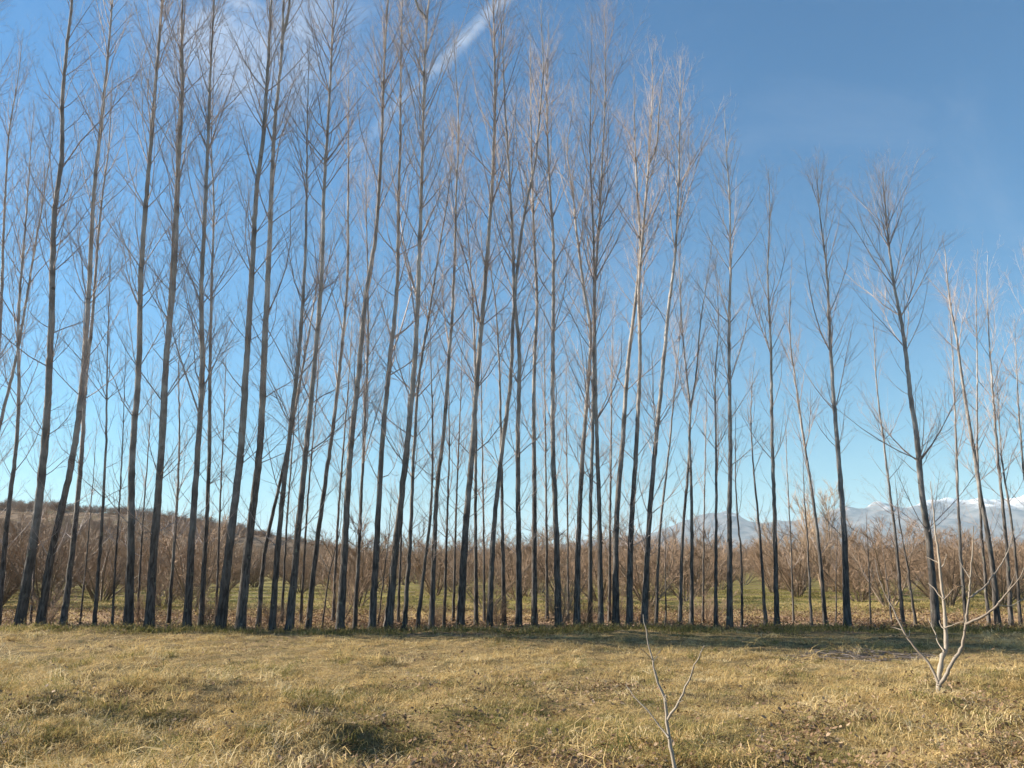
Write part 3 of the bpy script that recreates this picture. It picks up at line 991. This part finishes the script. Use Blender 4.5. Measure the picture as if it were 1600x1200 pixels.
for i, (ri, x, y) in enumerate(hz):
    seen[ri] = seen.get(ri, 0) + 1
    if ri in row_words:
        lab = 'leafless brown hazel bush, %s from the left in the %s' % (ordinal(seen[ri]), row_words[ri])
        grp = GROUP_HZ
    else:
        lab = 'leafless brown hazel bush further back in the orchard, merging with its neighbours'
        grp = GROUP_HZ
    root = thing('hazel_bush', lab, 'bush', (x, y, float(ground_h(x, y))), grp)
    s = hr.uniform(0.74, 1.04) * (1.0 + 0.10 * np.clip((-x / y - 0.30) / 0.25, 0, 1))
    root.scale = (s * hr.uniform(0.95, 1.15), s * hr.uniform(0.95, 1.15), s)
    root.rotation_euler = (0, 0, hr.uniform(0, 6.28))
    a, b = VAR[int(hr.integers(6))]
    for nm, me in (('stems', a), ('crown', b)):
        o = bpy.data.objects.new(nm, me)
        COL.objects.link(o)
        o.parent = root


def pale_tree(px, foot_y, top_y, label, seed, spread=1.0):
    r = np.random.default_rng(seed)
    g = on_ground(px, foot_y)
    H = at_depth(px, top_y, g.y).z
    root = thing('willow_tree', label, 'tree', (g.x, g.y, 0), None)
    n = 9
    az = np.arange(n) * 6.283 / n + r.normal(0, 0.3, n)
    rad = np.stack([np.cos(az), np.sin(az), np.zeros(n)], -1)
    tilt = np.radians(r.uniform(3, 26, n)) * spread
    d0 = norm(rad * np.sin(tilt)[:, None] + np.array([0, 0, 1.0]) * np.cos(tilt)[:, None])
    P = grow(rad * 0.08 + np.array([0, 0, -0.1]), d0, H * r.uniform(0.75, 1.02, n), np.full(n, 0.12), 9, 0.06, r)
    st, cr = Bag(), Bag()
    st.add(*tubes(P, r.uniform(0.05, 0.085, n)[:, None] * np.linspace(1, 0.12, 9)[None], 6))
    t = r.uniform(0.18, 1.0, (n, 26))
    Q, T_ = along(P, t)
    Q, T_, tt = Q.reshape(-1, 3), T_.reshape(-1, 3), t.ravel()
    sd = np.radians(r.uniform(20, 50, len(Q)))
    d = norm(T_ * np.cos(sd)[:, None] + perp(T_, r) * np.sin(sd)[:, None])
    L2 = H * (0.26 - 0.15 * tt) * r.uniform(0.6, 1.3, len(Q))
    P2 = grow(Q, d, L2, np.full(len(Q), 0.4), 4, 0.1, r)
    cr.add(*tubes(P2, np.full((len(Q), 1), 0.014) * np.array([[1, 0.8, 0.55, 0.3]]), 3))
    t = r.uniform(0.15, 1.0, (len(P2), 12))
    Q3, T3 = along(P2, t)
    Q3, T3 = Q3.reshape(-1, 3), T3.reshape(-1, 3)
    sd = np.radians(r.uniform(18, 45, len(Q3)))
    d3 = norm(T3 * np.cos(sd)[:, None] + perp(T3, r) * np.sin(sd)[:, None] + np.array([0, 0, 0.25]))
    cr.add(*cones(Q3, Q3 + d3 * r.uniform(0.2, 0.7, len(Q3))[:, None], np.full(len(Q3), 0.007)))
    st.build('trunk', PALE_TREE, root, True)
    cr.build('crown', PALE_TREE, root)


pale_tree(1288, 925, 762, 'taller pale leafless tree rising above the orchard bushes, right of centre', 31)
pale_tree(1248, 928, 800, 'lower bare tree at the orchard edge, left of the tall pale one', 32, 1.5)


# shoots springing from the feet of some poplars
in_frame = [d for d in TREES if -5 <= d['pts'][0][0] <= 1600]
hr = np.random.default_rng(13)
for k in (3, 9, 13, 18, 24, 28, 33, 39, 44, 46, 49, 52, 57):
    d = in_frame[k]
    g = on_ground(d['pts'][0][0] + hr.uniform(3, 12), d['foot'] - hr.uniform(0, 2))
    root = thing('sucker_shoots', 'thin leafless shoots around the foot of the %s trunk from the left' % ordinal(k + 1), 'shoots', (g.x, g.y, float(ground_h(g.x, g.y))), 'shoots at the feet of poplars')
    sc = hr.uniform(0.14, 0.34)
    root.scale = (sc, sc, sc * hr.uniform(0.9, 1.3))
    root.rotation_euler = (0, 0, hr.uniform(0, 6.28))
    a, b = VAR[int(hr.integers(6))]
    for nm, me in (('stems', a), ('twigs', b)):
        o = bpy.data.objects.new(nm, me)
        COL.objects.link(o)
        o.parent = root

# ------------------------------------------------------------------ scattered stuff (grass, litter, far orchard)
def source_collection(name, meshes):
    c = bpy.data.collections.new(name)
    for i, me in enumerate(meshes):
        o = bpy.data.objects.new('%s_%02d' % (name, i), me)
        c.objects.link(o)
    return c


def scatter(name, pts, rot, scale, idx, coll, label, cat):
    me = bpy.data.meshes.new(name)
    me.vertices.add(len(pts))
    me.vertices.foreach_set('co', np.asarray(pts, np.float32).ravel())
    a = me.attributes.new('rot', 'FLOAT_VECTOR', 'POINT'); a.data.foreach_set('vector', np.asarray(rot, np.float32).ravel())
    a = me.attributes.new('size', 'FLOAT_VECTOR', 'POINT'); a.data.foreach_set('vector', np.asarray(scale, np.float32).ravel())
    a = me.attributes.new('pick', 'INT', 'POINT'); a.data.foreach_set('value', np.asarray(idx, np.int32))
    me.update()
    o = bpy.data.objects.new(name, me)
    COL.objects.link(o)
    g = bpy.data.node_groups.new(name + '_scatter', 'GeometryNodeTree')
    g.interface.new_socket('Geometry', in_out='INPUT', socket_type='NodeSocketGeometry')
    g.interface.new_socket('Geometry', in_out='OUTPUT', socket_type='NodeSocketGeometry')
    N, Lk = g.nodes, g.links
    gi, go = N.new('NodeGroupInput'), N.new('NodeGroupOutput')
    ci = N.new('GeometryNodeCollectionInfo')
    ci.inputs['Collection'].default_value = coll
    ci.inputs['Separate Children'].default_value = True
    ci.inputs['Reset Children'].default_value = True
    ip = N.new('GeometryNodeInstanceOnPoints')

    def attr(nm, ty):
        x = N.new('GeometryNodeInputNamedAttribute'); x.data_type = ty; x.inputs['Name'].default_value = nm
        return x.outputs['Attribute']
    er = N.new('FunctionNodeEulerToRotation')
    Lk.new(attr('rot', 'FLOAT_VECTOR'), er.inputs[0])
    Lk.new(gi.outputs[0], ip.inputs['Points'])
    Lk.new(ci.outputs[0], ip.inputs['Instance'])
    ip.inputs['Pick Instance'].default_value = True
    Lk.new(attr('pick', 'INT'), ip.inputs['Instance Index'])
    Lk.new(er.outputs[0], ip.inputs['Rotation'])
    Lk.new(attr('size', 'FLOAT_VECTOR'), ip.inputs['Scale'])
    Lk.new(ip.outputs[0], go.inputs[0])
    md = o.modifiers.new('scatter', 'NODES')
    md.node_group = g
    o['label'] = label
    o['category'] = cat
    o['kind'] = 'stuff'
    return o


def tuft_mesh(name, mat, n, h, spread, lean, width, seed):
    """a tuft of n bent blades"""
    r = np.random.default_rng(seed)
    base = np.stack([r.normal(0, spread, n), r.normal(0, spread, n), np.full(n, -0.015)], -1)
    az = r.uniform(0, 6.28, n)
    dirh = np.stack([np.cos(az), np.sin(az), np.zeros(n)], -1)
    side = np.stack([-np.sin(az), np.cos(az), np.zeros(n)], -1)
    hh = h * r.uniform(0.45, 1.25, n)
    ln = lean * r.uniform(0.2, 1.5, n) * hh
    w = width * r.uniform(0.6, 1.3, n)
    vs = np.empty((n, 5, 3))
    for k, (u, ww) in enumerate(((0, 1.0), (0.55, 0.8))):
        c = base + dirh * (ln * u * u)[:, None] + np.array([0, 0, 1.0]) * (hh * (u - 0.22 * lean * u * u))[:, None]
        vs[:, 2 * k] = c - side * (w * ww)[:, None]
        vs[:, 2 * k + 1] = c + side * (w * ww)[:, None]
    vs[:, 4] = base + dirh * ln[:, None] + np.array([0, 0, 1.0]) * (hh * np.clip(1 - 0.42 * lean * r.uniform(0.5, 1.4, n), 0.1, 1))[:, None]
    i0 = np.arange(n)[:, None] * 5
    q = i0 + np.array([[0, 1, 3, 2]])
    t = i0 + np.array([[2, 3, 4]])
    o = mesh_obj(name, vs.reshape(-1, 3), [q, t], mat)
    me = o.data
    bpy.data.objects.remove(o)
    return me


def leaf_mesh(name, mat, n, seed, size=0.016, spread=0.10):
    """small curled dead leaves lying about"""
    r = np.random.default_rng(seed)
    bag = Bag()
    for i in range(n):
        s = size * r.uniform(0.6, 1.4)
        a = r.uniform(0, 6.28)
        out = np.array([(0, -1, 0), (0.55, -0.3, 0), (0.5, 0.4, 0), (0, 1.05, 0), (-0.5, 0.4, 0), (-0.55, -0.3, 0), (0, 0.0, 0)], float)
        out[:, 2] = 0.35 * np.abs(out[:, 0]) * r.uniform(-0.5, 1.6) + 0.25 * out[:, 1] ** 2 * r.uniform(-0.5, 1.4)
        out *= s
        tl = r.normal(0, 0.45, 2)
        ca, sa = math.cos(a), math.sin(a)
        rot = np.array([[ca, -sa, 0], [sa, ca, 0], [tl[0], tl[1], 1]])
        v = out @ rot.T + np.array([r.normal(0, spread), r.normal(0, spread), r.uniform(0.01, 0.045)])
        f = np.array([[6, k, (k + 1) % 6] for k in range(6)])
        bag.add(v, f)
    o = bag.build(name, mat)
    me = o.data
    bpy.data.objects.remove(o)
    return me


def tufts(prefix, mat, k, n, h, spread, lean, width, seed):
    return [tuft_mesh('%s_%d' % (prefix, i), mat, n, h * (0.85 + 0.1 * i), spread, lean, width, seed + i) for i in range(k)]


dry_c = source_collection('dry_tuft', tufts('dry', STRAW, 4, 24, 0.068, 0.055, 1.35, 0.0019, 900) + tufts('mat', STRAW, 2, 30, 0.04, 0.075, 2.0, 0.0019, 940))
grn_c = source_collection('green_tuft', tufts('green', GREEN, 4, 24, 0.065, 0.055, 1.15, 0.0022, 960))
leaf_c = source_collection('leaf_litter', [leaf_mesh('leaves_%d' % i, LEAF, 7, 980 + i) for i in range(4)])
far_c = source_collection('far_dry_tuft', tufts('fdry', STRAW, 3, 16, 0.11, 0.14, 1.1, 0.0042, 1000))
farg_c = source_collection('far_green_tuft', tufts('fgreen', GREEN, 3, 16, 0.13, 0.14, 0.9, 0.0045, 1020))


def field(n, y0, y1, power, r, margin=2.0):
    """random places in the wedge in front of the camera, denser nearby"""
    u = r.random(n)
    if power == 1:
        y = y0 + (y1 - y0) * u
    else:
        e = 1 - power
        y = (y0 ** e + (y1 ** e - y0 ** e) * u) ** (1 / e)
    x = r.uniform(-1, 1, n) * (0.66 * y + margin)
    return x, y


def attrs(n, r, smin, smax, tilt=0.12):
    rot = np.stack([r.normal(0, tilt, n), r.normal(0, tilt, n), r.uniform(0, 6.28, n)], -1)
    s = r.uniform(smin, smax, n)
    return rot, np.stack([s * r.uniform(0.9, 1.3, n), s * r.uniform(0.9, 1.3, n), s], -1)


def sow(name, coll, nvar, n, y0, y1, power, keep, smin, smax, label, cat, seed, tilt=0.12, grow_by=None):
    r = np.random.default_rng(seed)
    x, y = field(n, y0, y1, power, r)
    k = keep(x, y) > r.random(n)
    x, y = x[k], y[k]
    z = ground_h(x, y)
    rot, s = attrs(len(x), r, smin, smax, tilt)
    if grow_by is not None:
        s *= grow_by(x, y)[:, None]
    return scatter(name, np.stack([x, y, z], -1), rot, s, r.integers(0, nvar, len(x)), coll, label, cat)


GREENS = []
for (px, py, gr) in [(230, 1112, .8), (300, 1142, .7), (120, 1135, .7), (60, 1100, .7), (30, 1160, .6), (450, 1105, .6), (760, 1115, .7), (850, 1105, .5), (660, 1150, .7),
                     (560, 1165, .6), (340, 1190, .6), (960, 1095, .5), (1290, 1140, .5), (800, 1150, .5), (190, 1180, .6)]:
    g = on_ground(px, py)
    GREENS.append((g.x, g.y, gr))


def green_mask(x, y):
    m = np.clip((fbm(x * 0.55 + 3, y * 0.55, 4, 61) - 0.47) * 6, 0, 1)
    m = m * np.clip((13.5 - y) / 5, 0.10, 1)
    for gx, gy, gr in GREENS:
        m = np.maximum(m, 0.95 * np.exp(-(((x - gx) / gr) ** 2 + ((y - gy) / gr / 0.8) ** 2) * 1.3))
    return m


def bare_mask(x, y):
    return np.clip((fbm(x * 0.8 + 40, y * 0.8 + 7, 4, 71) - 0.56) * 8, 0, 1)


ash = on_ground(1345, 1024)


def ash_mask(x, y):
    return np.exp(-(((x - ash.x) / 1.35) ** 2 + ((y - ash.y) / 0.8) ** 2) ** 1.5)


def leaf_mask(x, y):
    right = np.clip((x / y - 0.22) / 0.12, 0, 1) * np.clip((11.5 - y) / 2.5, 0, 1)
    front = np.exp(-((x + 0.4) / 1.6) ** 2) * np.clip((7.6 - y) / 1.0, 0, 1)
    return np.clip(0.04 + 0.9 * right * (fbm(x * 0.9, y * 0.9, 3, 81) > 0.46) + 0.9 * front + 0.5 * bare_mask(x, y), 0, 1)


sow('dry_grass', dry_c, 6, 78000, 4.6, 20.6, 1.6, lambda x, y: np.clip((fbm(x * 3.2 + 11, y * 3.2, 3, 73) - 0.28) * 3.6, 0.05, 1) * (1 - 0.75 * bare_mask(x, y)) * (1 - 0.95 * ash_mask(x, y)) * (1 - 0.55 * green_mask(x, y)), 0.7, 1.35,
    'dry straw-coloured meadow grass in front of the trees', 'grass', 1, 0.2, lambda x, y: 0.8 + 0.55 * np.clip((fbm(x * 1.1 + 8, y * 1.1, 3, 65) - 0.5) * 5, 0, 1))
sow('green_grass', grn_c, 4, 26000, 4.6, 20.6, 1.6, lambda x, y: green_mask(x, y) + 0.05, 0.6, 1.35,
    'olive green grass growing in patches through the dry meadow', 'grass', 2, 0.2, lambda x, y: 0.8 + 0.55 * np.clip((fbm(x * 1.3, y * 1.3, 3, 63) - 0.5) * 5, 0, 1))
sow('leaf_litter', leaf_c, 4, 22000, 4.6, 20.0, 1.6, leaf_mask, 0.7, 1.3, 'brown fallen leaves lying in the meadow grass', 'leaves', 3, 0.25)
sow('row_verge_grass', farg_c, 3, 9000, 19.2, 21.2, 1, lambda x, y: np.exp(-((y - 20.2) / 0.55) ** 2) * (0.25 + 0.7 * (fbm(x * 1.1, y, 3, 91) > 0.47)), 0.5, 1.5,  # verge grass, sown denser so its dark green deepens the row's shadow strip
    'dark green grass along the feet of the poplars', 'grass', 4, 0.2)
sow('orchard_litter', leaf_c, 4, 22000, 20.2, 29.0, 1, lambda x, y: np.clip(0.25 + (fbm(x * 0.4, y * 0.6, 3, 95) > 0.45), 0, 1), 0.9, 1.7, 'reddish brown leaf litter behind the tree row', 'leaves', 5, 0.25)
sow('orchard_dry_grass', far_c, 3, 11000, 20.6, 34.0, 1, lambda x, y: np.clip((fbm(x * 0.35 + 9, y * 0.5, 3, 97) - 0.35) * 4, 0.05, 1), 0.6, 1.3, 'dry grass between the poplars and the orchard', 'grass', 6, 0.2)
sow('orchard_green_grass', farg_c, 3, 14000, 24.0, 52.0, 1, lambda x, y: np.clip((fbm(x * 0.3 + 1, y * 0.5, 3, 99) - 0.35) * 4, 0.05, 1) * np.clip((y - 24) / 6, 0.1, 1), 0.7, 1.5, 'green grass under the orchard bushes', 'grass', 7, 0.2)

coarse_c = source_collection('coarse_tuft', tufts('coarse', STRAW, 3, 60, 0.12, 0.075, 1.3, 0.0022, 1080) + tufts('coarse_green', GREEN, 2, 60, 0.11, 0.07, 1.2, 0.0024, 1090))
sow('coarse_grass', coarse_c, 5, 6500, 4.8, 19.0, 1.6, lambda x, y: np.clip((fbm(x * 0.8 + 31, y * 0.8 + 4, 4, 103) - 0.46) * 5 + 0.35 * np.clip((-0.05 - x / y) / 0.2, 0, 1) * np.clip((11 - y) / 3, 0, 1), 0.03, 0.8),
    0.6, 1.7, 'coarse straw and olive clumps sticking out of the meadow', 'grass', 9, 0.3)
herb_c = source_collection('dead_herb', tufts('herb', HERB, 3, 40, 0.12, 0.06, 0.9, 0.0022, 1060))


def herb_mask(x, y):
    left = np.clip((-0.12 - x / y) / 0.1, 0, 1) * np.exp(-((y - 8.3) / 1.1) ** 2)
    low = np.exp(-((x + 1.1) / 0.9) ** 2) * np.exp(-((y - 6.9) / 0.35) ** 2)
    spots = np.clip((fbm(x * 0.9 + 70, y * 0.9, 3, 67) - 0.60) * 8, 0, 1) * np.clip((16 - y) / 6, 0, 1)
    return np.clip(0.9 * left * (fbm(x * 1.2 + 20, y * 1.2, 3, 69) > 0.48) + low + 0.6 * spots, 0, 1)


sow('dead_herbs', herb_c, 3, 7000, 4.8, 17.0, 1.6, herb_mask, 0.5, 1.2, 'grey brown dead weeds in clumps in the meadow', 'weeds', 8, 0.3)

# far part of the orchard that reads as one brown mass
bush_meshes = []
for k in range(3):
    st, cr = hazel_variant(700 + k, 2.9)
    o = cr.build('far_bush_%d' % k, HAZEL)
    bush_meshes.append(o.data)
    bpy.data.objects.remove(o)
bush_c = source_collection('far_hazel', bush_meshes)
r_ = np.random.default_rng(55)
fx, fy = [], []
y = 96.0
while y < 330:
    half = 0.7 * y + 5
    xs = np.arange(-half, half, 4.0)
    fx.append(xs + r_.normal(0, 0.7, len(xs))); fy.append(np.full(len(xs), y) + r_.normal(0, 0.8, len(xs)))
    y += 6.5 + (y - 90) * 0.06
fx, fy = np.concatenate(fx), np.concatenate(fy)
rot, s = attrs(len(fx), r_, 0.9, 1.2, 0.0)
scatter('distant_orchard', np.stack([fx, fy, np.zeros(len(fx))], -1), rot, s, r_.integers(0, 3, len(fx)), bush_c, 'far brown mass of orchard bushes under the sky', 'orchard')

# scrub that covers the hill
n = 5200
hx, hy = r_.uniform(HILL_X[1], HILL_X[-2], n), r_.uniform(380, 640, n)
k = fbm(hx * 0.02 + 3, hy * 0.03, 4, 111) > 0.53
hx, hy = hx[k], hy[k]
rot, s = attrs(len(hx), r_, 0.7, 1.9, 0.0)
scatter('hill_scrub', np.stack([hx, hy, hill_h(hx, hy) - 0.2], -1), rot, s, r_.integers(0, 3, len(hx)), bush_c, 'brown scrub covering the far hill at left', 'scrub')

# brushwood heap on the bare patch at the right
r_ = np.random.default_rng(91)
n = 420
a = r_.uniform(0, 6.28, n); rr = np.sqrt(r_.random(n))
bx = ash.x + np.cos(a) * rr * 1.35; by = ash.y + np.sin(a) * rr * 0.75
L = r_.uniform(0.1, 0.55, n); az = r_.uniform(0, 6.28, n)
bz = ground_h(bx, by) + r_.uniform(0.01, 0.10, n) * (1.2 - rr)
A = np.stack([bx, by, bz], -1)
B = A + np.stack([np.cos(az) * L, np.sin(az) * L, r_.normal(0, 0.06, n) * L], -1)
v, f = cones(A, B, r_.uniform(0.004, 0.011, n))
o = mesh_obj('brushwood', v, f, STICK)
o['label'] = 'grey scatter of cut twigs on a bare patch before the trees at right'
o['category'] = 'twigs'
o['kind'] = 'stuff'


# ------------------------------------------------------------------ haze
def build_haze():
    m, q = new_mat('haze_air')
    v = q.n('ShaderNodeVolumePrincipled')
    v.inputs['Color'].default_value = (0.60, 0.80, 1.0, 1)
    v.inputs['Density'].default_value = 2.7e-5
    v.inputs['Anisotropy'].default_value = 0.0
    out = q.n('ShaderNodeOutputMaterial')
    q.t.links.new(v.outputs[0], out.inputs['Volume'])
    x0, x1, y0, y1, z0, z1 = -47000, 47000, -47000, 47000, -70, MOUNT_TOP + 60
    vs = np.array([(x, y, z) for z in (z0, z1) for y in (y0, y1) for x in (x0, x1)], float)
    f = np.array([[0, 2, 3, 1], [4, 5, 7, 6], [0, 1, 5, 4], [2, 6, 7, 3], [0, 4, 6, 2], [1, 3, 7, 5]])
    o = mesh_obj('haze', vs, f, m)
    o['label'] = 'pale winter haze in the air over the fields and mountains'
    o['category'] = 'haze'
    o['kind'] = 'stuff'


build_haze()
